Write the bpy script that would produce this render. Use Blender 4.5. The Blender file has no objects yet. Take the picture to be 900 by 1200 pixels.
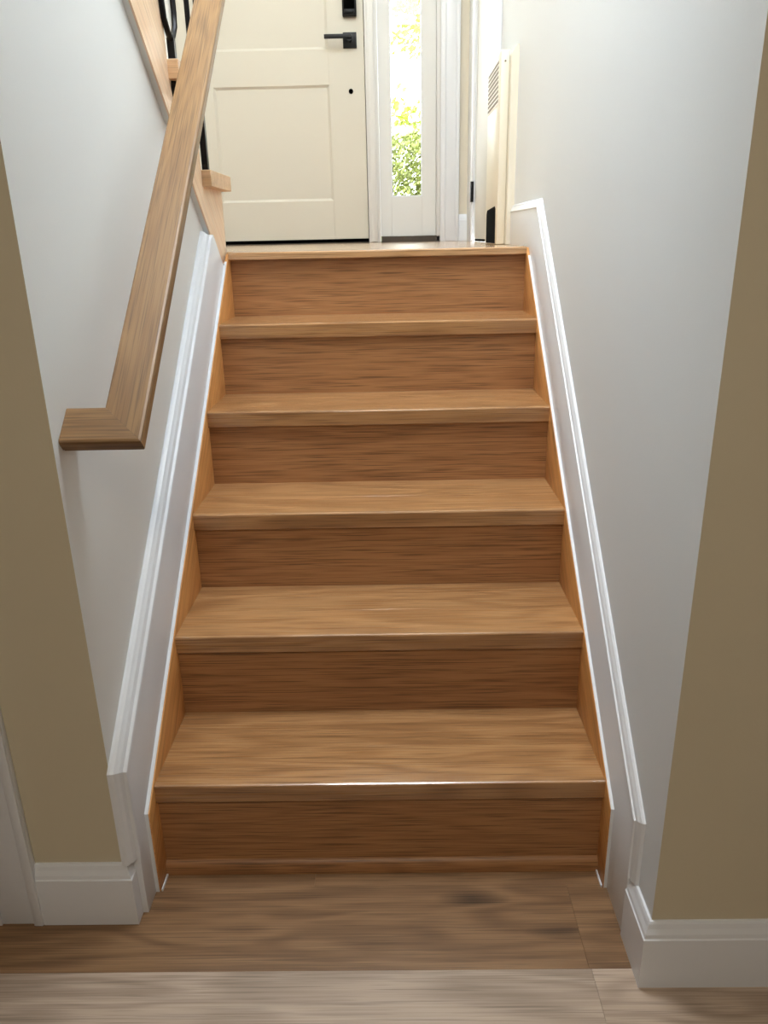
import bpy, bmesh, math, random
from mathutils import Vector, Matrix
random.seed(7)
SC = bpy.context.scene
COL = SC.collection

# ------------------------------------------------------------------ camera
cam_d = bpy.data.cameras.new('camera'); cam = bpy.data.objects.new('camera', cam_d); COL.objects.link(cam)
PITCH, YAW, ROLL = 0.3459, -0.0158, -0.0219
F_PX = 902.84
cp, sp, cy_, sy_, cr, sr = math.cos(PITCH), math.sin(PITCH), math.cos(YAW), math.sin(YAW), math.cos(ROLL), math.sin(ROLL)
fwd = Vector((sy_*cp, cy_*cp, -sp)); rt = Vector((cy_, -sy_, 0)); up = rt.cross(fwd)
rt2 = cr*rt + sr*up; up2 = -sr*rt + cr*up
m = Matrix((rt2, up2, -fwd)).transposed().to_4x4(); m.translation = Vector((0.0402, -1.2120, 1.1942))
cam.matrix_world = m
cam_d.sensor_width = 36.0; cam_d.lens = F_PX/1200*36; cam_d.clip_start = 0.02; cam_d.clip_end = 200
SC.camera = cam

# ------------------------------------------------------------------ view, world, lights
SC.view_settings.view_transform = 'Standard'; SC.view_settings.look = 'None'
SC.view_settings.gamma = 1.0; SC.view_settings.use_curve_mapping = False
SC.view_settings.exposure = 0.3
W = bpy.data.worlds.new('world'); SC.world = W; W.use_nodes = True
bg = W.node_tree.nodes['Background']; bg.inputs[0].default_value = (0.90, 0.96, 1.0, 1); bg.inputs[1].default_value = 14.0

def light(name, kind, loc, energy, color, size=1.0, size_y=None, target=None):
    d = bpy.data.lights.new(name, kind); d.energy = energy; d.color = color
    if kind == 'AREA':
        d.shape = 'RECTANGLE'; d.size = size; d.size_y = size_y or size
    o = bpy.data.objects.new(name, d); COL.objects.link(o); o.location = loc
    if target is not None:
        o.rotation_euler = (Vector(target)-Vector(loc)).to_track_quat('-Z', 'Y').to_euler()
    return o
s = light('sun', 'SUN', (3, 2, 9), 10.0, (1.0, 0.95, 0.85), target=(1.2, 6.5, 1.0)); s.data.angle = 0.01
light('entry_window_daylight', 'AREA', (-0.75, 3.37, 3.80), 92, (0.86, 0.94, 1.0), 0.96, 0.86, target=(-0.75, 0.0, 3.80))
light('upper_hall_fill', 'AREA', (-0.05, 0.15, 4.55), 64, (0.87, 0.94, 1.0), 0.8, 0.8, target=(-0.05, 0.151, 0))  # added overhead fill to brighten walls and upper risers, no such lamp known
light('stairwell_fill', 'AREA', (0.0, 0.0, 3.0), 16, (0.86, 0.935, 1.0), 0.6, 0.9, target=(0.0, 0.001, 0))  # unseen fill added low in the well to lift the side walls
light('lower_room_warm_fill', 'AREA', (0.0, -1.9, 2.30), 21, (1.0, 0.91, 0.74), 0.6, 0.6, target=(0.0, -1.899, 0))  # added warm fill for the walls facing the camera, no fixture known

# ------------------------------------------------------------------ materials
def lin(c): return tuple(((x/255)/12.92 if x/255 <= 0.04045 else ((x/255+0.055)/1.055)**2.4) for x in c) + (1,)
class NT:
    def __init__(s, name):
        s.m = bpy.data.materials.new(name); s.m.use_nodes = True; s.t = s.m.node_tree; s.n = s.t.nodes
        s.b = s.n['Principled BSDF']
    def node(s, typ, **kw):
        n = s.n.new(typ)
        for k, v in kw.items():
            if k.startswith('i_'):
                key = k[2:]; key = int(key) if key.isdigit() else key
                n.inputs[key].default_value = v
            else: setattr(n, k, v)
        return n
    def link(s, a, b): s.t.links.new(a, b)
    def math(s, op, a, b=None, c=None):
        n = s.node('ShaderNodeMath', operation=op)
        for i, v in enumerate((a, b, c)):
            if v is None: continue
            if isinstance(v, (int, float)): n.inputs[i].default_value = v
            else: s.link(v, n.inputs[i])
        return n.outputs[0]
    def mix(s, fac, a, b, mode='MIX'):
        n = s.node('ShaderNodeMix', data_type='RGBA', blend_type=mode)
        for i, v in ((0, fac), (6, a), (7, b)):
            if isinstance(v, (int, float, tuple)): n.inputs[i].default_value = v
            else: s.link(v, n.inputs[i])
        return n.outputs[2]

def plain(name, rgb, rough=0.5, metal=0.0, spec=0.5, bump=0.0, bscale=300, var=0.0):
    t = NT(name); t.b.inputs['Roughness'].default_value = rough; t.b.inputs['Metallic'].default_value = metal
    t.b.inputs['Specular IOR Level'].default_value = spec
    tc = t.node('ShaderNodeTexCoord')
    nz = t.node('ShaderNodeTexNoise'); nz.inputs['Scale'].default_value = bscale; nz.inputs['Detail'].default_value = 3
    t.link(tc.outputs['Object'], nz.inputs['Vector'])
    big = t.node('ShaderNodeTexNoise'); big.inputs['Scale'].default_value = 3.0
    t.link(tc.outputs['Object'], big.inputs['Vector'])
    c = lin(rgb); dk = tuple(x*(1-var) for x in c[:3]) + (1,)
    t.link(t.mix(big.outputs['Fac'], c, dk), t.b.inputs['Base Color'])
    if bump:
        bp = t.node('ShaderNodeBump'); bp.inputs['Strength'].default_value = bump; bp.inputs['Distance'].default_value = 0.002
        t.link(nz.outputs['Fac'], bp.inputs['Height']); t.link(bp.outputs[0], t.b.inputs['Normal'])
    return t.m

def wood(name, light_c, mid_c, dark_c, axis='X', rough=0.38, slope=0.0, ring=9.0, pores=0.55, knots=0.0, contrast=1.0, spec=0.5, coat=0.0, figure=0.26):
    """oak-like: grain runs along the given axis; slope turns the coordinates about X first"""
    t = NT(name)
    tc = t.node('ShaderNodeTexCoord'); oi = t.node('ShaderNodeObjectInfo')
    rot = t.node('ShaderNodeMapping'); rot.inputs['Rotation'].default_value = (-slope, 0, 0)
    t.link(tc.outputs['Object'], rot.inputs['Vector'])
    off = t.node('ShaderNodeCombineXYZ')
    r = oi.outputs['Random']
    t.link(t.math('MULTIPLY', r, 13.7), off.inputs[0]); t.link(t.math('MULTIPLY', r, 71.3), off.inputs[1]); t.link(t.math('MULTIPLY', r, 37.1), off.inputs[2])
    add = t.node('ShaderNodeVectorMath', operation='ADD'); t.link(rot.outputs[0], add.inputs[0]); t.link(off.outputs[0], add.inputs[1])
    V = add.outputs[0]
    def stretched(long, cross):
        mp = t.node('ShaderNodeMapping')
        sc = [cross]*3; sc['XYZ'.index(axis)] = long
        mp.inputs['Scale'].default_value = sc; t.link(V, mp.inputs['Vector']); return mp.outputs[0]
    def noise(vec, detail=3, dist=0.0, rough_=0.55):
        n = t.node('ShaderNodeTexNoise'); n.inputs['Scale'].default_value = 1.0; n.inputs['Detail'].default_value = detail
        n.inputs['Distortion'].default_value = dist; n.inputs['Roughness'].default_value = rough_
        t.link(vec, n.inputs['Vector']); return n.outputs['Fac']
    broad = noise(stretched(1.3, ring), 2, 0.3)
    rings = t.math('SINE', t.math('MULTIPLY', broad, 48.0))                 # growth rings, cathedral figure
    rings = t.math('MULTIPLY_ADD', rings, 0.5, 0.5)
    streak = noise(stretched(2.5, 320), 3, 0.0, 0.6)
    pore = noise(stretched(7, 420), 2)
    tone = noise(stretched(0.7, 6), 2)
    f = t.math('ADD', t.math('MULTIPLY', rings, figure*contrast), t.math('MULTIPLY', streak, 0.62*contrast))
    f = t.math('ADD', f, t.math('MULTIPLY', tone, 0.55))
    f = t.math('SUBTRACT', f, 0.22 + 0.3*(contrast-1))
    cr_ = t.node('ShaderNodeValToRGB'); e = cr_.color_ramp.elements
    e[0].position = 0.1; e[0].color = lin(light_c); e[1].position = 0.95; e[1].color = lin(dark_c)
    k = e.new(0.5); k.color = lin(mid_c)
    t.link(f, cr_.inputs[0])
    pr = t.node('ShaderNodeMapRange'); pr.inputs[1].default_value = 0.50; pr.inputs[2].default_value = 0.68
    pr.inputs[3].default_value = 0.0; pr.inputs[4].default_value = pores; t.link(pore, pr.inputs[0])
    col = t.mix(pr.outputs[0], cr_.outputs[0], lin(tuple(x*0.62 for x in dark_c)))
    if knots:
        vo = t.node('ShaderNodeTexVoronoi'); vo.inputs['Scale'].default_value = 1.0
        t.link(stretched(2.2, 8.0), vo.inputs['Vector'])
        kr = t.node('ShaderNodeMapRange'); kr.inputs[1].default_value = 0.02; kr.inputs[2].default_value = 0.17
        kr.inputs[3].default_value = knots; kr.inputs[4].default_value = 0.0; t.link(vo.outputs['Distance'], kr.inputs[0])
        col = t.mix(t.math('MULTIPLY', t.math('MULTIPLY', kr.outputs[0], streak), 1.7), col, lin(tuple(x*0.4 for x in dark_c)))
    # per-piece tone
    hv = t.node('ShaderNodeHueSaturation'); t.link(col, hv.inputs['Color'])
    t.link(t.math('MULTIPLY_ADD', r, 0.14, 0.93), hv.inputs['Value'])
    t.link(hv.outputs[0], t.b.inputs['Base Color'])
    t.link(t.math('MULTIPLY_ADD', streak, 0.16, rough-0.08), t.b.inputs['Roughness'])
    t.b.inputs['Specular IOR Level'].default_value = spec
    t.b.inputs['Coat Weight'].default_value = coat; t.b.inputs['Coat Roughness'].default_value = 0.13
    bp = t.node('ShaderNodeBump'); bp.inputs['Strength'].default_value = 0.12; bp.inputs['Distance'].default_value = 0.001; bp.invert = True
    t.link(pore, bp.inputs['Height']); t.link(bp.outputs[0], t.b.inputs['Normal'])
    return t.m

SLOPE = math.atan(0.832)
M = {}
M['tread'] = wood('oak_tread', (182, 140, 96), (168, 124, 81), (136, 95, 58), 'X', 0.29, coat=0.6, figure=0.34)
M['riser'] = wood('oak_riser', (176, 130, 86), (164, 117, 75), (134, 90, 55), 'X', 0.45, ring=16, pores=0.75)
M['stringer'] = wood('pine_stringer', (220, 164, 102), (208, 147, 85), (168, 113, 62), 'Y', 0.40, slope=SLOPE, ring=12, pores=0.35, knots=0.6)
M['up_stringer'] = wood('pale_oak_stringer', (248, 224, 196), (241, 211, 179), (222, 184, 148), 'Y', 0.40, slope=-SLOPE, ring=10, pores=0.3)
M['up_tread'] = wood('pale_oak_tread', (228, 194, 156), (214, 176, 136), (180, 138, 98), 'X', 0.40, pores=0.4)
M['rail'] = wood('oak_handrail', (152, 119, 77), (138, 104, 65), (112, 79, 47), 'Y', 0.42, slope=math.atan(0.846), ring=14, pores=0.6)
M['rail_x'] = wood('oak_handrail_return', (146, 112, 72), (132, 98, 61), (104, 74, 44), 'X', 0.42, ring=14, pores=0.6)
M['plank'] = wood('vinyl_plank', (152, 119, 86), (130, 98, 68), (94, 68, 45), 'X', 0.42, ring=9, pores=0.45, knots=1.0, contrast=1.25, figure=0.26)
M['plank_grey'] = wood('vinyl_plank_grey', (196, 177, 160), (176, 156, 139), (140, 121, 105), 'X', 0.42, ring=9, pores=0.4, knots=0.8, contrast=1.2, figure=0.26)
M['landing'] = wood('oak_landing', (205, 166, 124), (192, 150, 106), (168, 124, 82), 'X', 0.22, coat=0.7)
M['wall'] = plain('wall_paint', (230, 232, 231), 0.65, bump=0.08, bscale=260, var=0.03, spec=0.35)
M['greige'] = plain('room_front_warm_shade', (204, 194, 170), 0.65, bump=0.08, bscale=260, var=0.03, spec=0.3)  # same wall paint, with the warm dim room light mixed into the colour
M['room_wall'] = plain('room_wall_paint', (146, 122, 90), 0.75, spec=0.2)  # unseen walls, dark warm colour chosen to dim and warm the bounced light
M['wall_cool'] = plain('wall_paint_cool', (224, 230, 235), 0.65, bump=0.08, bscale=260, var=0.03, spec=0.35)
M['foyer_wall'] = plain('foyer_wall_paint', (214, 206, 190), 0.7, bump=0.06, var=0.03, spec=0.3)
M['ceiling'] = plain('ceiling_paint', (236, 234, 228), 0.8)
M['trim'] = plain('trim_gloss_white', (222, 225, 231), 0.3, bump=0.03, bscale=60)
M['door'] = plain('door_white', (200, 195, 183), 0.42, bump=0.02, bscale=120)
M['frame'] = plain('frame_white', (212, 212, 211), 0.42, bump=0.02, bscale=120)
M['metal_black'] = plain('black_metal', (22, 22, 25), 0.38, 0.6)
M['black'] = plain('black_rubber', (3, 3, 3), 0.9, spec=0.03)
M['sill'] = plain('bronze_sill', (70, 64, 58), 0.45, 0.3)
M['enamel'] = plain('heater_enamel', (226, 220, 204), 0.40, bump=0.04, bscale=40)
M['hole'] = plain('heater_hole', (120, 112, 98), 0.8)
M['bark'] = plain('bark', (120, 100, 80), 0.9, bump=0.6, bscale=30, var=0.4)
M['ground'] = plain('garden_ground', (130, 140, 90), 0.95, bump=0.5, bscale=20, var=0.4)
M['leaf'] = plain('leaf_light', (150, 162, 66), 0.6, var=0.35, bscale=5)
M['hedge_leaf'] = plain('leaf_hedge', (104, 112, 44), 0.6, var=0.5)
def glass():
    t = NT('window_glass'); n = t.n; out = n['Material Output']
    tr = n.new('ShaderNodeBsdfTransparent'); tr.inputs[0].default_value = (0.97, 0.98, 0.97, 1)
    gl = n.new('ShaderNodeBsdfGlossy'); gl.inputs['Roughness'].default_value = 0.02
    fr = n.new('ShaderNodeFresnel'); fr.inputs[0].default_value = 1.45
    mx = n.new('ShaderNodeMixShader')
    t.link(fr.outputs[0], mx.inputs[0]); t.link(tr.outputs[0], mx.inputs[1]); t.link(gl.outputs[0], mx.inputs[2]); t.link(mx.outputs[0], out.inputs[0])
    return t.m
M['glass'] = glass()

# ------------------------------------------------------------------ mesh helpers
def link_mesh(name, bm, mat, parent=None, smooth=False, loc=None):
    """bm is in world coordinates (relative to the parent's origin if it has one); origin goes to its centre"""
    bmesh.ops.recalc_face_normals(bm, faces=bm.faces)
    if loc is None:
        lo = Vector((min(v.co.x for v in bm.verts), min(v.co.y for v in bm.verts), min(v.co.z for v in bm.verts)))
        hi = Vector((max(v.co.x for v in bm.verts), max(v.co.y for v in bm.verts), max(v.co.z for v in bm.verts)))
        loc = (lo+hi)/2
    loc = Vector(loc)
    for v in bm.verts: v.co -= loc
    me = bpy.data.meshes.new(name); bm.to_mesh(me); bm.free()
    if smooth:
        for p in me.polygons: p.use_smooth = True
        try: me.set_sharp_from_angle(angle=math.radians(40))
        except Exception: pass
    me.materials.append(M[mat] if isinstance(mat, str) else mat)
    o = bpy.data.objects.new(name, me); COL.objects.link(o); o.location = loc
    if parent is not None:
        o.parent = parent
        base = parent.location.copy(); pp = parent.parent
        while pp is not None: base += pp.location; pp = pp.parent
        o.location = loc - base
    return o
def bevel(bm, w, seg=2):
    if w > 0:
        bmesh.ops.bevel(bm, geom=list(bm.edges), offset=w, segments=seg, affect='EDGES', profile=0.5)
def box_bm(x0, x1, y0, y1, z0, z1, bev=0.0, seg=2):
    bm = bmesh.new(); add_box(bm, x0, x1, y0, y1, z0, z1); bevel(bm, bev, seg); return bm
def add_box(bm, x0, x1, y0, y1, z0, z1):
    vs = [bm.verts.new((x, y, z)) for x in (x0, x1) for y in (y0, y1) for z in (z0, z1)]
    for f in ((0,1,3,2), (4,6,7,5), (0,4,5,1), (2,3,7,6), (0,2,6,4), (1,5,7,3)): bm.faces.new([vs[i] for i in f])
def box(name, x0, x1, y0, y1, z0, z1, mat, parent=None, bev=0.0, seg=2):
    return link_mesh(name, box_bm(x0, x1, y0, y1, z0, z1, bev, seg), mat, parent, smooth=bev > 0)
def prism_yz(poly, x0, x1, bev=0.0):
    bm = bmesh.new()
    a = [bm.verts.new((x0, y, z)) for y, z in poly]; b = [bm.verts.new((x1, y, z)) for y, z in poly]
    bm.faces.new(a); bm.faces.new(list(reversed(b)))
    n = len(poly)
    for i in range(n): bm.faces.new((a[i], a[(i+1) % n], b[(i+1) % n], b[i]))
    bmesh.ops.recalc_face_normals(bm, faces=bm.faces); bevel(bm, bev); return bm
def sweep(path, prof, outward, side):
    """sweep a profile [(a,b)..] along a planar polyline with mitred corners: a along the in-plane normal, b along side"""
    bm = bmesh.new(); side = Vector(side); P = [Vector(p) for p in path]; rings = []
    nrm = []
    for i in range(len(P)-1):
        d = (P[i+1]-P[i]).normalized(); n = side.cross(d)
        if n.dot(Vector(outward[i])) < 0: n = -n
        nrm.append((d, n.normalized()))
    for i, p in enumerate(P):
        if i == 0: n = nrm[0][1]
        elif i == len(P)-1: n = nrm[-1][1]
        else:
            n = nrm[i-1][1] + nrm[i][1]; n = n.normalized(); n = n / n.dot(nrm[i][1])
        rings.append([bm.verts.new(p + n*a + side*b) for a, b in prof])
    k = len(prof)
    for i in range(len(rings)-1):
        for j in range(k):
            bm.faces.new((rings[i][j], rings[i][(j+1) % k], rings[i+1][(j+1) % k], rings[i+1][j]))
    bm.faces.new(rings[0]); bm.faces.new(list(reversed(rings[-1])))
    return bm
def tube(bm, pts, r, seg=8):
    P = [Vector(p) for p in pts]; rings = []
    for i, p in enumerate(P):
        d = (P[min(i+1, len(P)-1)]-P[max(i-1, 0)]).normalized()
        u = d.orthogonal().normalized(); u = Vector((1, 0, 0)) if abs(d.x) < 0.9 else Vector((0, 1, 0)); u = (u - d*u.dot(d)).normalized()
        v = d.cross(u)
        rr = r[i] if isinstance(r, (list, tuple)) else r
        rings.append([bm.verts.new(p + (u*math.cos(t) + v*math.sin(t))*rr) for t in (2*math.pi*j/seg for j in range(seg))])
    for i in range(len(rings)-1):
        for j in range(seg): bm.faces.new((rings[i][j], rings[i][(j+1) % seg], rings[i+1][(j+1) % seg], rings[i+1][j]))
    bm.faces.new(rings[0]); bm.faces.new(list(reversed(rings[-1])))
def tag(o, label=None, cat=None, group=None, kind=None):
    if label: o['label'] = label
    if cat: o['category'] = cat
    if group: o['group'] = group
    if kind: o['kind'] = kind
    return o
def thing(name, label, cat, loc, group=None):
    o = bpy.data.objects.new(name, None); COL.objects.link(o); o.location = loc; o.empty_display_size = 0.1
    return tag(o, label, cat, group)
def struct(o, label, cat=None):
    return tag(o, label, cat, kind='structure')

# ------------------------------------------------------------------ dimensions
ZS = [0.2147, 0.4057, 0.5935, 0.7830, 0.9732, 1.1531]     # tread tops, the last is the landing
YR = [-0.0044, 0.2278, 0.4642, 0.6923, 0.9192, 1.1404]     # riser faces
HW = 0.428                                                   # half width between the wood stringers
XL, XR = -0.462, 0.447                                       # stair side walls
YFL, YFR = -0.117, -0.252                                    # corners of the two walls facing the camera
ZL = ZS[5]; YD = 3.2                                         # landing level, entry wall
NOSE = 0.010
def noseline(y): return 0.2147 + (ZL-0.2147)/(1.133+0.0144)*(y+0.0144)

# ------------------------------------------------------------------ structure: floors
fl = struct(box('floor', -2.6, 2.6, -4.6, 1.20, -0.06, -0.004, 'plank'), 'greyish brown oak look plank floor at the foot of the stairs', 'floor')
rows = [(-0.047, -0.006)] + [(-0.047-0.183*(k+1), -0.047-0.183*k) for k in range(16)]
starts = [-1.35, -0.86, 0.364, -0.45, -1.0, -0.2]
for k, (y0, y1) in enumerate(rows):
    s0 = starts[k % len(starts)]
    xs = [s0 + 1.22*j for j in range(-3, 4)]
    for x in xs:
        a, b = max(x, -2.5), min(x+1.22, 2.5)
        if b-a < 0.05: continue
        box('floor_plank', a+0.0001, b-0.0001, y0+0.0001, y1-0.0001, -0.004, 0.0, 'plank' if k in (0, 1, 4, 6, 9) else 'plank_grey', fl, 0.0003, 1)  # brown rows at the riser: part plank tone, part stair shade put into colour
# upper landing: boards running across
ld = struct(box('floor_landing', -1.5, XR, 1.235, YD+0.1, ZL-0.20, ZL-0.012, 'black'), 'pale glossy oak landing floor in front of the entry door', 'floor')
y = 1.235; k = 0
while y < YD-0.02:
    y1 = min(y+0.127, YD+0.02)
    cut = [-1.5, -0.7+0.37*(k % 3), XR]
    for a, b in zip(cut[:-1], cut[1:]): box('floor_board', a+0.0004, b-0.0004, y+0.0004, y1-0.0004, ZL-0.012, ZL, 'landing', ld, 0.0005, 1)
    y = y1; k += 1

# ------------------------------------------------------------------ structure: walls
struct(link_mesh('wall_left', prism_yz([(YFL, 0), (1.20, 0), (1.20, 1.05), (0.30, 1.79), (-0.0, 2.04), (-0.0, 2.32), (YFL, 2.32)], XL-0.10, XL), 'wall'),
       'off-white painted side wall below the handrail', 'wall')
struct(link_mesh('wall_right', prism_yz([(YFR, 0), (2.035, 0), (2.035, 4.6), (YFR, 4.6)], XR, XR+0.12), 'wall_cool'), 'off-white painted side wall on the right of the stairs', 'wall')
struct(box('wall_front_left', -0.70, XL-0.10, YFL, YFL+0.10, 0, 2.32, 'greige'), 'shaded grey-beige wall facing the camera beside the left door casing', 'wall')
struct(box('wall_front_right', XR+0.12, 2.6, YFR, YFR+0.12, 0, 2.32, 'greige'), 'shaded grey-beige wall facing the camera to the right of the stairs', 'wall')
struct(box('wall_front_far_left', -2.6, -1.56, YFL, YFL+0.10, 0, 2.32, 'greige'), 'lower room wall beyond the left doorway', 'wall')
struct(box('wall_front_header', -1.56, -0.70, YFL, YFL+0.10, 2.05, 2.32, 'greige'), 'lower room wall over the left doorway', 'wall')
struct(box('wall_closet_back', -1.65, XR, 1.19, 1.234, 0, 0.96, 'wall'), 'back wall of the dark space behind the left doorway', 'wall')
struct(box('wall_closet_side', -1.65, -1.56, -0.017, 1.19, 0, 2.3, 'wall'), 'side wall of the dark space behind the left doorway', 'wall')
struct(box('ceiling_closet', -1.56, XL-0.10, -0.017, 0.30, 2.25, 2.31, 'ceiling'), 'low ceiling of the dark space behind the left doorway', 'ceiling')
struct(box('wall_upper_side', -1.65, -1.551, -0.62, -0.017, 2.32, 4.6, 'foyer_wall'), 'foot of the upper hall wall over the lower room', 'wall')
struct(box('wall_room_left', -2.7, -2.6, -4.6, 0, 0, 2.32, 'room_wall'), 'lower room wall on the left, behind the camera', 'wall')
struct(box('wall_room_right', 2.6, 2.7, -4.6, -0.1, 0, 2.32, 'room_wall'), 'lower room wall on the right, behind the camera', 'wall')
struct(box('wall_room_back', -2.7, 2.7, -4.7, -4.6, 0, 2.32, 'room_wall'), 'lower room wall behind the camera', 'wall')
struct(box('ceiling', -2.7, 2.7, -4.7, -0.06, 2.32, 2.5, 'ceiling'), 'white ceiling of the lower room', 'ceiling')
# foyer shell
EX0, EX1 = -1.12, 0.312                                      # opening of the entry unit
ZT = ZL + 2.08
WE = struct(box('wall_entry_left', -1.55, EX0, YD, YD+0.14, ZL-0.2, 3.35, 'foyer_wall'), 'beige foyer wall on the hinge side of the entry door', 'wall')
struct(box('wall_entry_right', EX1, XR+0.12, YD, YD+0.14, ZL-0.2, 4.6, 'foyer_wall'), 'narrow beige foyer wall between the sidelight casing and the side door', 'wall')
box('wall_pier', -1.55, EX0-0.1, YD, YD+0.14, 3.35, 4.25, 'foyer_wall', WE)
box('wall_upper', -1.55, EX0, YD, YD+0.14, 4.25, 4.6, 'foyer_wall', WE)
WT = struct(box('wall_entry_top', EX0, EX1, YD, YD+0.14, ZT, 3.35, 'foyer_wall'), 'beige foyer wall over the entry door', 'wall')
box('wall_upper', EX0, EX1, YD, YD+0.14, 4.25, 4.6, 'foyer_wall', WT)
box('wall_pier', -0.22, EX1, YD, YD+0.14, 3.35, 4.25, 'foyer_wall', WT)
def small_window(n, axis, c, u0, u1, z0, z1, label):
    w = bpy.data.objects.new('window_%d' % n, None); COL.objects.link(w)
    w.location = ((u0+u1)/2, c, z0) if axis == 'X' else (c, (u0+u1)/2, z0)
    struct(w, label, 'window')
    def bar(name, a, b, za, zb, d0, d1, mat):
        if axis == 'X': box(name, a, b, c+d0, c+d1, za, zb, mat, w)
        else: box(name, c-d1, c-d0, a, b, za, zb, mat, w)
    f = 0.05
    bar('frame', u0, u0+f, z0, z1, 0.02, 0.10, 'trim'); bar('frame', u1-f, u1, z0, z1, 0.02, 0.10, 'trim')
    bar('frame', u0+f, u1-f, z0, z0+f, 0.02, 0.10, 'trim'); bar('frame', u0+f, u1-f, z1-f, z1, 0.02, 0.10, 'trim')
    bar('pane', u0+f, u1-f, z0+f, z1-f, 0.055, 0.061, 'glass')
small_window(2, 'X', YD, EX0-0.1, -0.22, 3.35, 4.25, 'window high over the entry door')
WF = struct(box('wall_foyer_left', -1.65, -1.551, -0.017, YD+0.14, 0.9, 4.6, 'foyer_wall'), 'foyer wall on the far side of the upper flight', 'wall')
struct(box('wall_upper_near', -1.65, XR+0.12, -0.62, -0.5, 2.5, 4.6, 'foyer_wall'), 'upper hall wall above the lower room', 'wall')
struct(box('ceiling_foyer', -1.65, XR+0.12, -0.62, YD+0.14, 4.6, 4.7, 'ceiling'), 'white ceiling high over the foyer', 'ceiling')
struct(box('wall_right_header', XR, XR+0.12, 2.035, 2.815, ZL+2.03, 4.6, 'wall'), 'wall over the side door', 'wall')
struct(box('wall_right_end', XR, XR+0.12, 2.815, YD, ZL-0.2, 4.6, 'wall'), 'short wall between the side door and the entry wall', 'wall')

for nm in ('wall_left', 'wall_right'):                      # front faces: same paint, the lower room's warm dim light put into their colour
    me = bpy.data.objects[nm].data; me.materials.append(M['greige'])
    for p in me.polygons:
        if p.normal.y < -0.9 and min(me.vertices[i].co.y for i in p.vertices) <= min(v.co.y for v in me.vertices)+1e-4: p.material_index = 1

# ------------------------------------------------------------------ skirts, caps, baseboards
CAP = [(0, 0), (0, 0.0165), (0.0025, 0.0185), (0.005, 0.0175), (0.006, 0.014), (0.013, 0.0115), (0.0165, 0.0085), (0.018, 0.009), (0.021, 0.007), (0.023, 0.003), (0.023, 0)]
def skirt(n, x_wall, sgn, thick, poly, cappath, outw, label):
    x1 = x_wall + sgn*thick
    sk = struct(link_mesh('trim_%d' % n, prism_yz(poly, min(x_wall, x1), max(x_wall, x1), 0.0008), 'trim', smooth=True), label, 'skirting')
    bm = sweep([(x_wall, y, z) for y, z in cappath], [(a, b*(thick+0.003)/0.0185) for a, b in CAP], outw, (sgn, 0, 0))
    link_mesh('cap_moulding', bm, 'trim', sk)
    return sk
sk1 = skirt(1, XL, 1, 0.025, [(-0.105, 0), (-0.105, 0.322), (0.958, 1.194), (0.985, 1.203), (1.10, 1.108), (1.16, 1.06), (1.16, 0.0)],
      [(-0.105, 0.133), (-0.105, 0.322), (0.958, 1.194)], [(0, -1, 0), (0, 0, 1)], 'glossy white sloping skirt board below the handrail with moulded cap')
sk2 = skirt(2, XR, -1, 0.012, [(-0.160, 0), (-0.160, 0.255), (1.02, 1.253), (1.505, 1.253), (1.505, ZL), (1.21, ZL), (1.21, 0)],
      [(-0.160, 0.133), (-0.160, 0.255), (1.02, 1.253), (1.505, 1.253)], [(0, -1, 0), (0, 0, 1), (0, 0, 1)], 'glossy white sloping skirt board on the right wall, levelling off at the landing')
for s_, par in ((-1, sk1), (1, sk2)):
    x = s_*(HW-0.001)
    box('shoe_strip', min(x, x-s_*0.003), max(x, x-s_*0.003), -0.055, -0.016, 0, 0.005, 'trim', par)
BASE = [(0, 0), (0.0145, 0), (0.0145, 0.104), (0.0125, 0.106), (0.0115, 0.113), (0.008, 0.122), (0.006, 0.130), (0.004, 0.134), (0, 0.134)]
def base(name, path, side_out, label, h0=0.0):
    # path in plan (x,y); outward normal given per segment
    P = [Vector((x, y, h0)) for x, y in path]; bm = bmesh.new(); N = [Vector(o).normalized() for o in side_out]; rings = []
    for i, p in enumerate(P):
        if i == 0: n = N[0]
        elif i == len(P)-1: n = N[-1]
        else:
            n = (N[i-1]+N[i]).normalized(); n = n/n.dot(N[i])
        rings.append([bm.verts.new(p + n*a + Vector((0, 0, z))) for a, z in BASE])
    k = len(BASE)
    for i in range(len(rings)-1):
        for j in range(k): bm.faces.new((rings[i][j], rings[i][(j+1) % k], rings[i+1][(j+1) % k], rings[i+1][j]))
    bm.faces.new(rings[0]); bm.faces.new(list(reversed(rings[-1])))
    return struct(link_mesh(name, bm, 'trim'), label, 'baseboard')
base('baseboard_left', [(-0.624, YFL), (XL, YFL), (XL, -0.104)], [(0, -1, 0), (1, 0, 0)], 'white baseboard on the shaded wall left of the stairs, wrapping its corner')
base('baseboard_right', [(2.6, YFR), (XR, YFR), (XR, -0.161)], [(0, -1, 0), (-1, 0, 0)], 'white baseboard on the shaded wall right of the stairs, wrapping its corner')
base('baseboard_entry', [(0.402, YD), (XR, YD)], [(0, -1, 0)], 'short white baseboard right of the sidelight', ZL)

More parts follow.
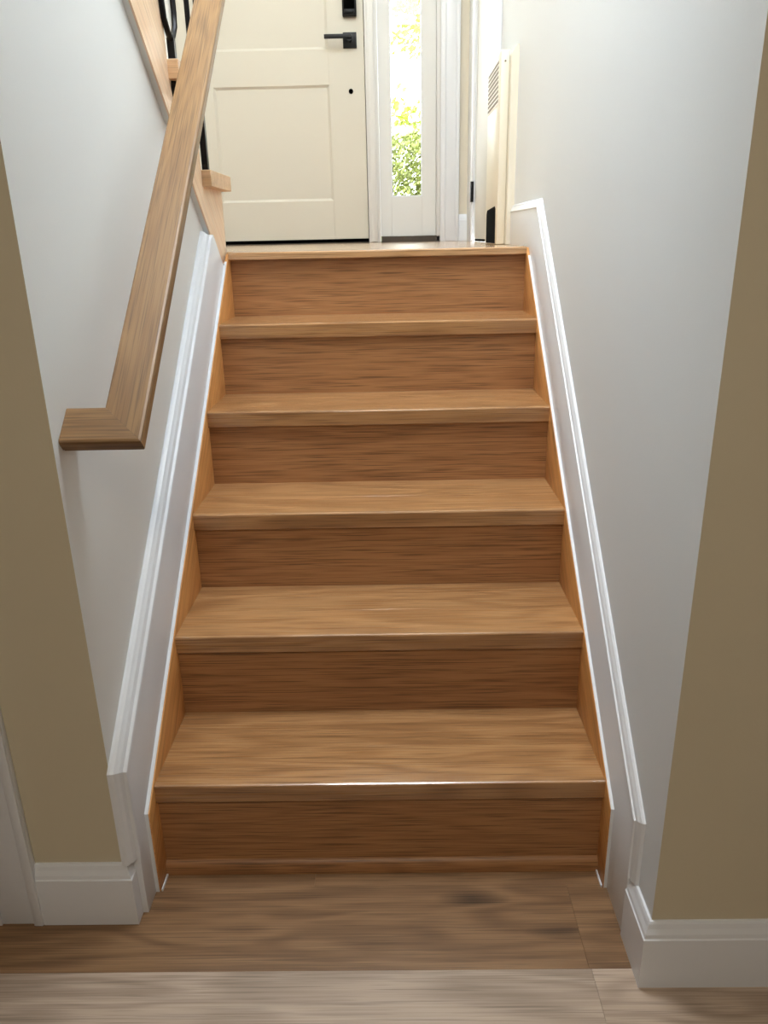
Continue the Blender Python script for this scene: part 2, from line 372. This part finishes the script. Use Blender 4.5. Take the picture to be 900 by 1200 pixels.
# ------------------------------------------------------------------ main staircase
st = thing('staircase', 'straight oak staircase of six risers climbing to the entry landing', 'staircase', (0, 0, 0))
for i in range(6):
    zb = 0.0 if i == 0 else ZS[i-1]
    drop = 0.039 if i < 5 else 0.021
    zt = ZS[i]-drop
    box('riser', -HW, HW, YR[i], YR[i]+0.016, zb-(0.0 if i == 0 else 0.012), zt+0.012, 'riser', st)
    yn = YR[i]-NOSE - (0.012 if i == 5 else 0)
    # nosing board: flat part and 39 mm front drop, eased edges
    prof = [(yn+0.004, ZS[i]), (yn+0.0012, ZS[i]-0.0012), (yn, ZS[i]-0.004), (yn, ZS[i]-drop+0.002), (yn+0.002, ZS[i]-drop), (YR[i]+0.0005, ZS[i]-drop),
            (YR[i]+0.0005, ZS[i]-0.018), (YR[i]+0.106, ZS[i]-0.018), (YR[i]+0.106, ZS[i]-0.0006), (YR[i]+0.1052, ZS[i])]
    nb = link_mesh('nosing', prism_yz(prof, -HW, HW), 'tread' if i < 5 else 'landing', st)
    if i < 5:
        box('tread', -HW, HW, YR[i]+0.1064, YR[i+1]+0.002, ZS[i]-0.018, ZS[i]-0.0002, 'tread', st, 0.0006, 1)
    # small gap-filling backing under the tread is the riser itself
qr = [(YR[0], 0.0), (YR[0]-0.011, 0.0), (YR[0]-0.0115, 0.012), (YR[0]-0.009, 0.022), (YR[0]-0.004, 0.028), (YR[0], 0.030)]
link_mesh('shoe_moulding', prism_yz(qr, -HW, HW), 'riser', st, smooth=True)
for s_ in (-1, 1):
    xw = (XL+0.025) if s_ < 0 else (XR-0.012)
    x0, x1 = sorted((s_*HW, xw))
    poly = [(-0.055, 0), (-0.055, noseline(-0.055)+0.004), (1.128, noseline(1.128)+0.002), (1.18, ZL-0.03), (1.18, 0.86), (0.10, 0)]
    sg = link_mesh('stringer', prism_yz(poly, x0, x1, 0.0008), 'stringer', st, smooth=True)
    e0, e1 = noseline(-0.055)+0.004, noseline(1.128)+0.002
    edge = [(-0.0565, 0.0), (-0.0565, e0+0.001), (1.10, noseline(1.10)+0.004), (1.10, noseline(1.10)+0.0025), (-0.055, e0), (-0.055, 0.0)]
    xa, xb = (x0, x1-0.0025) if s_ < 0 else (x0+0.0015, x1)
    link_mesh('painted_edge', prism_yz(edge, xa, xb), 'trim', sg)

# ------------------------------------------------------------------ upper flight on the left
up_st = thing('staircase', 'upper flight with pale oak stringer rising from the landing above the handrail', 'staircase', (-0.95, 1.2, ZL))
XS = -0.446                                                  # face of the open stringer
UR, UT = 0.2070, 0.2350
UY0 = 1.185
n_up = 5
poly = [(UY0, ZL+UR-0.04)]
for i in range(n_up):
    yb = UY0-UT*(i+1); zt = ZL+UR*(i+1)-0.04
    poly.append((yb, zt)); poly.append((yb, zt+UR))
SLB = 0.825
yb_end = UY0-UT*n_up
poly.append((yb_end-0.05, ZL+UR*(n_up+1)-0.04))
poly.append((yb_end-0.05, 1.135+SLB*(1.075-(yb_end-0.05))))
poly.append((1.075, 1.135)); poly.append((1.075+0.015, ZL-0.03)); poly.append((UY0, ZL-0.03))
us = link_mesh('stringer', prism_yz(poly, XS-0.004, XS, 0.0), 'up_stringer', up_st)
link_mesh('stringer_backing', prism_yz(poly, XL+0.0002, XS-0.0041, 0.0), 'wall', us)
for i in range(n_up):
    yf = UY0-UT*i; zt = ZL+UR*(i+1)
    box('tread', -1.545, XS+0.024, yf-UT, yf+0.028, zt-0.04, zt, 'up_tread', up_st, 0.0012, 1)
    box('riser', -1.545, XS-0.004, yf-0.012, yf, zt-UR, zt-0.04, 'trim', up_st)

bal = thing('stair_balustrade', 'black metal basket balusters standing on the upper flight', 'balustrade', (XS, 0.9, ZL+UR))
XB = XS+0.006
def baluster(y, z0, ztop, fork):
    bm = bmesh.new(); h = 0.008
    add_box(bm, XB-h, XB+h, y-h, y+h, z0, fork)
    o = link_mesh('baluster', bm, 'metal_black', bal)
    for s_ in (-1, 1):
        bm = bmesh.new()
        pts = [(XB, y, fork-0.006), (XB, y+s_*0.022, fork+0.008), (XB, y+s_*0.044, fork+0.030), (XB, y+s_*0.050, fork+0.060), (XB, y+s_*0.050, ztop-0.12),
               (XB, y+s_*0.024, ztop-0.08), (XB, y, ztop-0.05)]
        tube(bm, pts, 0.0065, 8)
        link_mesh('basket_wire', bm, 'metal_black', o, smooth=True)
    bm = bmesh.new(); add_box(bm, XB-h, XB+h, y-h, y+h, ztop-0.06, ztop); link_mesh('baluster_top', bm, 'metal_black', o)
for i in range(5):
    z = ZL+UR*(i+1); y = UY0-UT*i-0.205
    baluster(y, z, z+0.86, z+(0.045 if i % 2 else 0.22))
# wood top rail of the balustrade (above the frame)
ya, za = UY0-0.05, ZL+UR+0.74; yb, zb = UY0-UT*5.2, ZL+UR+0.74+(UT*5.2-0.05)*UR/UT
link_mesh('top_rail', prism_yz([(ya, za), (ya, za+0.05), (yb, zb+0.05), (yb, zb)], XB-0.03, XB+0.03, 0.006), 'up_stringer', bal, smooth=True)

# ------------------------------------------------------------------ handrail
AL = math.atan(0.846)
hr = thing('handrail', 'oak handrail on the left wall with mitred return to the wall', 'handrail', (-0.372, -0.10, 0.91))
sl = Vector((0, math.cos(AL), math.sin(AL))); nn = Vector((0, -math.sin(AL), math.cos(AL)))
O = Vector((0, -0.100, 0.912)); XO, WID, TH = -0.337, 0.066, 0.034
XI = XO-WID
def slab(corners, mat, name):
    """corners [(x, w)] in the rail plane (top face), thickness downwards with an eased profile: inset ring at the bottom"""
    bm = bmesh.new(); n = len(corners)
    top = [bm.verts.new(Vector((x, 0, 0)) + O + sl*w) for x, w in corners]
    bot = [bm.verts.new(Vector((x, 0, 0)) + O + sl*w - nn*TH) for x, w in corners]
    bm.faces.new(top); bm.faces.new(list(reversed(bot)))
    for i in range(n): bm.faces.new((top[i], bot[i], bot[(i+1) % n], top[(i+1) % n]))
    return bm
def rail_piece(path, name, mat):
    # sweep rail profile: (across 0..WID, depth)
    prof = [(0.004, 0), (WID-0.005, 0), (WID-0.0015, -0.0015), (WID, -0.006), (WID, -0.020), (WID-0.003, -0.023), (WID-0.003, -0.026), (WID-0.008, -0.033), (WID-0.014, -0.036),
            (0.014, -0.036), (0.008, -0.033), (0.003, -0.026), (0.003, -0.023), (0, -0.020), (0, -0.006), (0.0012, -0.0015)]
    bm = bmesh.new(); rings = []
    for fx in path:
        rings.append([bm.verts.new(fx(a) + nn*d) for a, d in prof])
    k = len(prof)
    for i in range(len(rings)-1):
        for j in range(k): bm.faces.new((rings[i][j], rings[i][(j+1) % k], rings[i+1][(j+1) % k], rings[i+1][j]))
    bm.faces.new(rings[0]); bm.faces.new(list(reversed(rings[-1])))
    return link_mesh(name, bm, mat, hr)
# a: 0 = inner (wall/upper side), WID = outer (room/lower side)
mitre = lambda a: Vector((XI+a, 0, 0)) + O + sl*(WID-a)
rail_piece([mitre, lambda a: Vector((XI+a, 0, 0)) + O + sl*1.66], 'rail', 'rail')
rail_piece([lambda a: Vector((XL+0.0006, 0, 0)) + O + sl*(WID-a), lambda a: Vector((-0.0003, 0, 0)) + mitre(a)], 'rail_return', 'rail_x')
def bracket(w):
    p = Vector((XI+WID/2, 0, 0)) + O + sl*w - nn*0.036
    yb, zb = p.y, p.z-0.075
    xw = XS if zb > 1.135+SLB*(1.075-yb) else XL
    bm = bmesh.new()
    r = bmesh.ops.create_cone(bm, cap_ends=True, segments=20, radius1=0.027, radius2=0.022, depth=0.010)
    bmesh.ops.rotate(bm, verts=bm.verts, matrix=Matrix.Rotation(math.pi/2, 3, 'Y'))
    bmesh.ops.translate(bm, verts=bm.verts, vec=(xw+0.005, yb, zb))
    b = link_mesh('bracket', bm, 'metal_black', hr, smooth=True)
    bm = bmesh.new()
    tube(bm, [(xw+0.008, yb, zb), (xw+0.035, yb, zb+0.002), (p.x-0.018, yb, zb+0.015), (p.x-0.004, yb, zb+0.035), (p.x, p.y, p.z+0.002)], 0.007, 8)
    link_mesh('bracket_arm', bm, 'metal_black', b, smooth=True)
bracket(1.09)

# ------------------------------------------------------------------ entry door unit
DX0, DX1 = -1.036, -0.080; DY = YD+0.03                      # door leaf, its room face at DY
d1 = bpy.data.objects.new('door_1', None); COL.objects.link(d1); d1.location = ((DX0+DX1)/2, DY, ZL)
struct(d1, 'white panelled entry door with black lever handle at the top of the stairs', 'door')
DB = ZL+0.022; DT = ZL+2.03
PX0, PX1 = DX0+0.178, DX1-0.182
box('stile', DX0, PX0, DY, DY+0.044, DB, DT, 'door', d1, 0.001, 1)
box('stile', PX1, DX1, DY, DY+0.044, DB, DT, 'door', d1, 0.001, 1)
box('rail', PX0, PX1, DY+0.0004, DY+0.0436, DB, 1.369, 'door', d1)
box('rail', PX0, PX1, DY+0.0004, DY+0.0436, 1.918, 2.078, 'door', d1)
box('rail', PX0, PX1, DY+0.0004, DY+0.0436, DT-0.16, DT, 'door', d1)
def door_panel(z0, z1):
    bm = bmesh.new(); b_ = 0.012; dep = 0.009
    o4 = [(PX0, z0), (PX1, z0), (PX1, z1), (PX0, z1)]; i4 = [(PX0+b_, z0+b_), (PX1-b_, z0+b_), (PX1-b_, z1-b_), (PX0+b_, z1-b_)]
    a = [bm.verts.new((x, DY+0.002, z)) for x, z in o4]; c = [bm.verts.new((x, DY+dep, z)) for x, z in i4]
    e = [bm.verts.new((x, DY+0.03, z)) for x, z in o4]
    bm.faces.new(c); bm.faces.new(e)
    for i in range(4):
        j = (i+1) % 4; bm.faces.new((a[i], a[j], c[j], c[i])); bm.faces.new((a[i], e[i], e[j], a[j]))
    link_mesh('panel', bm, 'door', d1)
door_panel(1.369, 1.918); door_panel(2.078, DT-0.16)
box('door_sweep', DX0+0.002, DX1-0.002, DY+0.002, DY+0.042, ZL+0.004, DB, 'black', d1)
LX, LZ = -0.150, 2.113
h = box('lever_handle', LX-0.034, LX+0.034, DY-0.009, DY, LZ-0.035, LZ+0.035, 'metal_black', d1, 0.002, 2)
bm = bmesh.new()
r = bmesh.ops.create_cone(bm, cap_ends=True, segments=16, radius1=0.012, radius2=0.012, depth=0.045)
bmesh.ops.rotate(bm, verts=bm.verts, matrix=Matrix.Rotation(math.pi/2, 3, 'X')); bmesh.ops.translate(bm, verts=bm.verts, vec=(LX, DY-0.030, LZ))
link_mesh('spindle', bm, 'metal_black', h, smooth=True)
box('lever', LX-0.125, LX+0.012, DY-0.062, DY-0.048, LZ-0.001, LZ+0.018, 'metal_black', h, 0.002, 2)
k = box('keypad_lock', LX-0.032, LX+0.038, DY-0.026, DY, 2.212, 2.345, 'metal_black', d1, 0.006, 3)
box('keypad_screen', LX-0.024, LX+0.030, DY-0.028, DY-0.024, 2.245, 2.335, 'black', k, 0.002, 2)
box('thumb_turn', LX-0.020, LX+0.026, DY-0.036, DY-0.024, 2.224, 2.240, 'metal_black', k, 0.003, 2)
bm = bmesh.new(); bmesh.ops.create_cone(bm, cap_ends=True, segments=20, radius1=0.0115, radius2=0.0115, depth=0.006)
bmesh.ops.rotate(bm, verts=bm.verts, matrix=Matrix.Rotation(math.pi/2, 3, 'X')); bmesh.ops.translate(bm, verts=bm.verts, vec=(-0.152, DY-0.002, 1.886))
link_mesh('bore_plug', bm, 'black', d1, smooth=True)
box('strike_latch', DX1-0.001, DX1+0.003, DY+0.004, DY+0.02, 2.085, 2.135, 'metal_black', d1)

# frame and mullion (trim_3), threshold, sidelight (window_1), casing (trim_4)
fr = struct(box('trim_3', -0.0765, -0.013, YD+0.010, YD+0.13, ZL, ZT-0.02, 'frame', None, 0.002, 2), 'white mullion post between entry door and sidelight', 'door frame')
box('weatherstrip', -0.086, -0.070, DY+0.0445, DY+0.06, ZL, ZT-0.02, 'black', fr)
box('door_stop', -0.0645, -0.030, YD-0.002, YD+0.010, ZL+0.004, ZT-0.02, 'frame', fr, 0.003, 2)
box('jamb', EX0, DX0-0.004, YD+0.0, YD+0.13, ZL, ZT, 'frame', fr, 0.002, 1)
box('head', EX0, EX1, YD+0.0, YD+0.13, DT+0.004, ZT, 'frame', fr, 0.002, 1)
box('threshold', EX0+0.01, -0.0766, YD+0.006, YD+0.125, ZL-0.001, ZL+0.004, 'sill', fr)
w1 = bpy.data.objects.new('window_1', None); COL.objects.link(w1); w1.location = (0.13, YD, ZL)
struct(w1, 'tall narrow sidelight window with bright garden behind it, beside the entry door', 'window')
SY = YD+0.030
SX0, SX1 = -0.012, 0.284; GX0, GX1, GZ0, GZ1 = 0.048, 0.211, 1.381, ZL+1.86
box('stile', SX0, GX0, SY, SY+0.05, ZL+0.03, ZT-0.02, 'frame', w1, 0.001, 1)
box('stile', GX1, SX1, SY, SY+0.05, ZL+0.03, ZT-0.02, 'frame', w1, 0.001, 1)
box('rail', GX0, GX1, SY+0.0004, SY+0.0496, ZL+0.03, GZ0, 'frame', w1)
box('rail', GX0, GX1, SY+0.0004, SY+0.0496, GZ1, ZT-0.02, 'frame', w1)
for (a, b_, c_, d_) in ((GX0, GX0+0.006, GZ0, GZ1), (GX1-0.006, GX1, GZ0, GZ1), (GX0+0.006, GX1-0.006, GZ0, GZ0+0.006)):
    box('glazing_bead', a, b_, SY+0.004, SY+0.016, c_, d_, 'trim', w1)
box('pane', GX0+0.001, GX1-0.001, SY+0.022, SY+0.028, GZ0+0.001, GZ1-0.001, 'glass', w1)
box('sill', SX0+0.002, SX1+0.020, YD+0.004, SY+0.052, ZL-0.002, ZL+0.0298, 'sill', w1, 0.001, 1)
box('frame', SX1+0.001, EX1, YD+0.004, YD+0.13, ZL, ZT-0.02, 'frame', w1, 0.003, 2)
cs = struct(box('trim_4', EX1-0.006, 0.402, YD-0.016, YD+0.0, ZL, ZT+0.08, 'trim', None, 0.002, 2), 'white stepped casing right of the sidelight', 'casing')
box('back_band', 0.384, 0.402, YD-0.024, YD-0.0155, ZL, ZT+0.08, 'trim', cs, 0.003, 2)
box('bead', EX1+0.008, EX1+0.020, YD-0.021, YD-0.0155, ZL, ZT+0.02, 'trim', cs, 0.002, 2)

# ------------------------------------------------------------------ side door in the right wall beyond the heater
trc = struct(box('trim_5', XR-0.016, XR, 1.945, 2.035, ZL, ZL+2.12, 'trim', None, 0.003, 2), 'white casing of the side door next to the wall heater', 'casing')
trd = struct(box('trim_6', XR-0.016, XR, 2.815, 2.905, ZL, ZL+2.12, 'trim', None, 0.003, 2), 'white far casing of the side door with black hinge', 'casing')
d2 = struct(box('door_2', XR+0.004, XR+0.040, 2.040, 2.810, ZL+0.012, ZL+2.02, 'door', None, 0.001, 1), 'white side door seen edge-on beyond the wall heater', 'door')
hn = bmesh.new(); tube(hn, [(XR-0.012, 2.808, 1.332), (XR-0.012, 2.808, 1.424)], 0.007, 10)
link_mesh('hinge', hn, 'metal_black', d2, smooth=True)
box('hinge_leaf', XR-0.019, XR-0.0165, 2.812, 2.835, 1.332, 1.424, 'metal_black', trd)
box('door_gap', XR+0.004, XR+0.03, 2.05, 2.80, ZL+0.0005, ZL+0.011, 'black', d2)

# ------------------------------------------------------------------ wall heater
wh = thing('wall_heater', 'cream wall heater with perforated grille at the top of the right wall', 'heater', (0.42, 1.7, ZL))
HZ = 1.735
poly = [(0.424, ZL+0.001), (XR, ZL+0.001), (XR, HZ+0.004), (0.443, HZ+0.003), (0.434, HZ-0.004), (0.427, HZ-0.018), (0.424, HZ-0.035)]
bm = bmesh.new()
a = [bm.verts.new((x, 1.515, z)) for x, z in poly]; b_ = [bm.verts.new((x, 1.925, z)) for x, z in poly]
bm.faces.new(a); bm.faces.new(list(reversed(b_)))
for i in range(len(poly)): bm.faces.new((a[i], a[(i+1) % len(poly)], b_[(i+1) % len(poly)], b_[i]))
link_mesh('back_box', bm, 'enamel', wh)
HX0, HX1, HY0, HY1 = 0.396, 0.4238, 1.555, 1.885
box('cover', HX0, HX1, HY0, HY1, ZL+0.001, HZ-0.003, 'enamel', wh, 0.004, 2)
gr = box('grille', HX0-0.0016, HX0, HY0+0.03, HY1-0.012, 1.585, 1.712, 'enamel', wh)
bm = bmesh.new()
ny, nz = 17, 9
for i in range(ny):
    for j in range(nz):
        yy = HY0+0.042+i*(HY1-HY0-0.066)/(ny-1); zz = 1.594+j*0.0137
        add_box(bm, HX0-0.0022, HX0-0.0014, yy-0.0042, yy+0.0042, zz-0.0042, zz+0.0042)
tag(link_mesh('grille_holes', bm, 'hole', gr), kind='stuff')
sl_poly = [(HY0+0.035, ZL+0.004), (HY1-0.04, ZL+0.004), (HY1-0.04, 1.255), (HY1-0.06, 1.268), (HY0+0.06, 1.276), (HY0+0.04, 1.268)]
link_mesh('air_inlet', prism_yz(sl_poly, HX0-0.0012, HX0+0.0005), 'black', wh)  # black plate on the cover, the dark inside the opening put in as colour
bm = bmesh.new(); bmesh.ops.create_cone(bm, cap_ends=True, segments=10, radius1=0.003, radius2=0.003, depth=0.002)
bmesh.ops.rotate(bm, verts=bm.verts, matrix=Matrix.Rotation(math.pi/2, 3, 'X')); bmesh.ops.translate(bm, verts=bm.verts, vec=(0.410, HY0-0.0005, 1.700))
link_mesh('screw', bm, 'hole', wh)

# ------------------------------------------------------------------ doorway on the far left
tl = struct(box('trim_7', -0.710, -0.624, YFL-0.012, YFL+0.0, 0, 2.12, 'trim', None, 0.002, 2), 'white door casing at the far left edge of the picture', 'casing')
box('back_band', -0.642, -0.624, YFL-0.018, YFL-0.0115, 0, 2.12, 'trim', tl, 0.003, 2)
box('inner_bead', -0.710, -0.702, YFL-0.016, YFL-0.0115, 0, 2.05, 'trim', tl, 0.002, 2)
box('head_casing', -1.63, -0.624, YFL-0.0121, YFL, 2.051, 2.12, 'trim', tl, 0.002, 2)

# ------------------------------------------------------------------ garden behind the sidelight
struct(box('ground_garden', -25, 25, YD+0.4, 45, 0.55, 0.62, 'ground'), 'garden ground outside the sidelight', 'ground')
struct(box('porch_slab', -2.2, 2.0, YD+0.14, YD+1.6, 0.7, ZL-0.06, 'ceiling'), 'pale porch slab outside the entry door', 'porch')
def leaves(n, fn, size, seed):
    rnd = random.Random(seed); vs = []; fs = []
    for _ in range(n):
        p = Vector(fn(rnd)); d = Vector((rnd.gauss(0, 1), rnd.gauss(0, 1), rnd.gauss(0, 1))).normalized(); u = d.orthogonal().normalized(); v_ = d.cross(u)
        L = size*rnd.uniform(0.7, 1.3); b0 = len(vs)
        vs += [tuple(p-u*L), tuple(p+v_*L*0.45+d*L*0.12), tuple(p+u*L), tuple(p-v_*L*0.45+d*L*0.12)]
        fs += [(b0, b0+1, b0+2), (b0, b0+2, b0+3)]
    return vs, fs
def foliage(name, n, fn, size, seed, mat, parent):
    vs, fs = leaves(n, fn, size, seed); me = bpy.data.meshes.new(name); me.from_pydata(vs, [], fs); me.materials.append(M[mat])
    o = bpy.data.objects.new(name, me); COL.objects.link(o); o.parent = parent; o.location = -parent.location
    return tag(o, kind='stuff')
hg = thing('hedge', 'dense green hedge low behind the sidelight glass', 'hedge', (0.6, 7.0, 0.62))
def hedge_pt(r):
    x = r.uniform(-1.6, 2.8); y = 7.0 + r.uniform(-0.55, 0.55); z = r.uniform(0.62, 2.05 + 0.10*math.sin(x*5))
    return (x, y, z)
foliage('foliage', 60000, hedge_pt, 0.027, 3, 'hedge_leaf', hg)
bm = bmesh.new()
for i in range(12): tube(bm, [(-1.5+i*0.36, 7.0, 0.6), (-1.45+i*0.36, 7.05, 1.2), (-1.55+i*0.37, 6.95, 1.8)], [0.03, 0.02, 0.01], 6)
link_mesh('stems', bm, 'bark', hg)
tr = thing('tree', 'sunlit yellow green tree filling the upper sidelight glass', 'tree', (2.6, 10.5, 0.62))
bm = bmesh.new()
tube(bm, [(2.6, 10.5, 0.6), (2.5, 10.5, 2.0), (2.3, 10.4, 3.4), (1.9, 10.3, 5.0)], [0.16, 0.13, 0.09, 0.04], 8)
link_mesh('trunk', bm, 'bark', tr)
clusters = []
rc = random.Random(11)
for i in range(9):
    a = (2.4, 10.4, 2.2+0.33*i); e = (rc.uniform(-1.8, 2.2), 10.2+rc.uniform(-0.6, 0.6), 2.3+0.36*i+rc.uniform(-0.3, 0.4))
    bm = bmesh.new(); mid = tuple((p+q)/2+rc.uniform(-0.1, 0.2) for p, q in zip(a, e)); tube(bm, [a, mid, e], [0.02, 0.010, 0.004], 6)
    link_mesh('branch', bm, 'bark', tr)
    for t_ in (0.35, 0.6, 0.8, 1.0): clusters.append(tuple(p+(q-p)*t_ + rc.uniform(-0.15, 0.15) for p, q in zip(a, e)))
for i in range(16): clusters.append((rc.uniform(-0.4, 1.6), 10.2+rc.uniform(-0.5, 0.5), rc.uniform(4.0, 5.6)))
def tree_pt(r):
    c = r.choice(clusters); return (c[0]+r.gauss(0, 0.20), c[1]+r.gauss(0, 0.2), c[2]+r.gauss(0, 0.13))
foliage('foliage', 11000, tree_pt, 0.06, 5, 'leaf', tr)
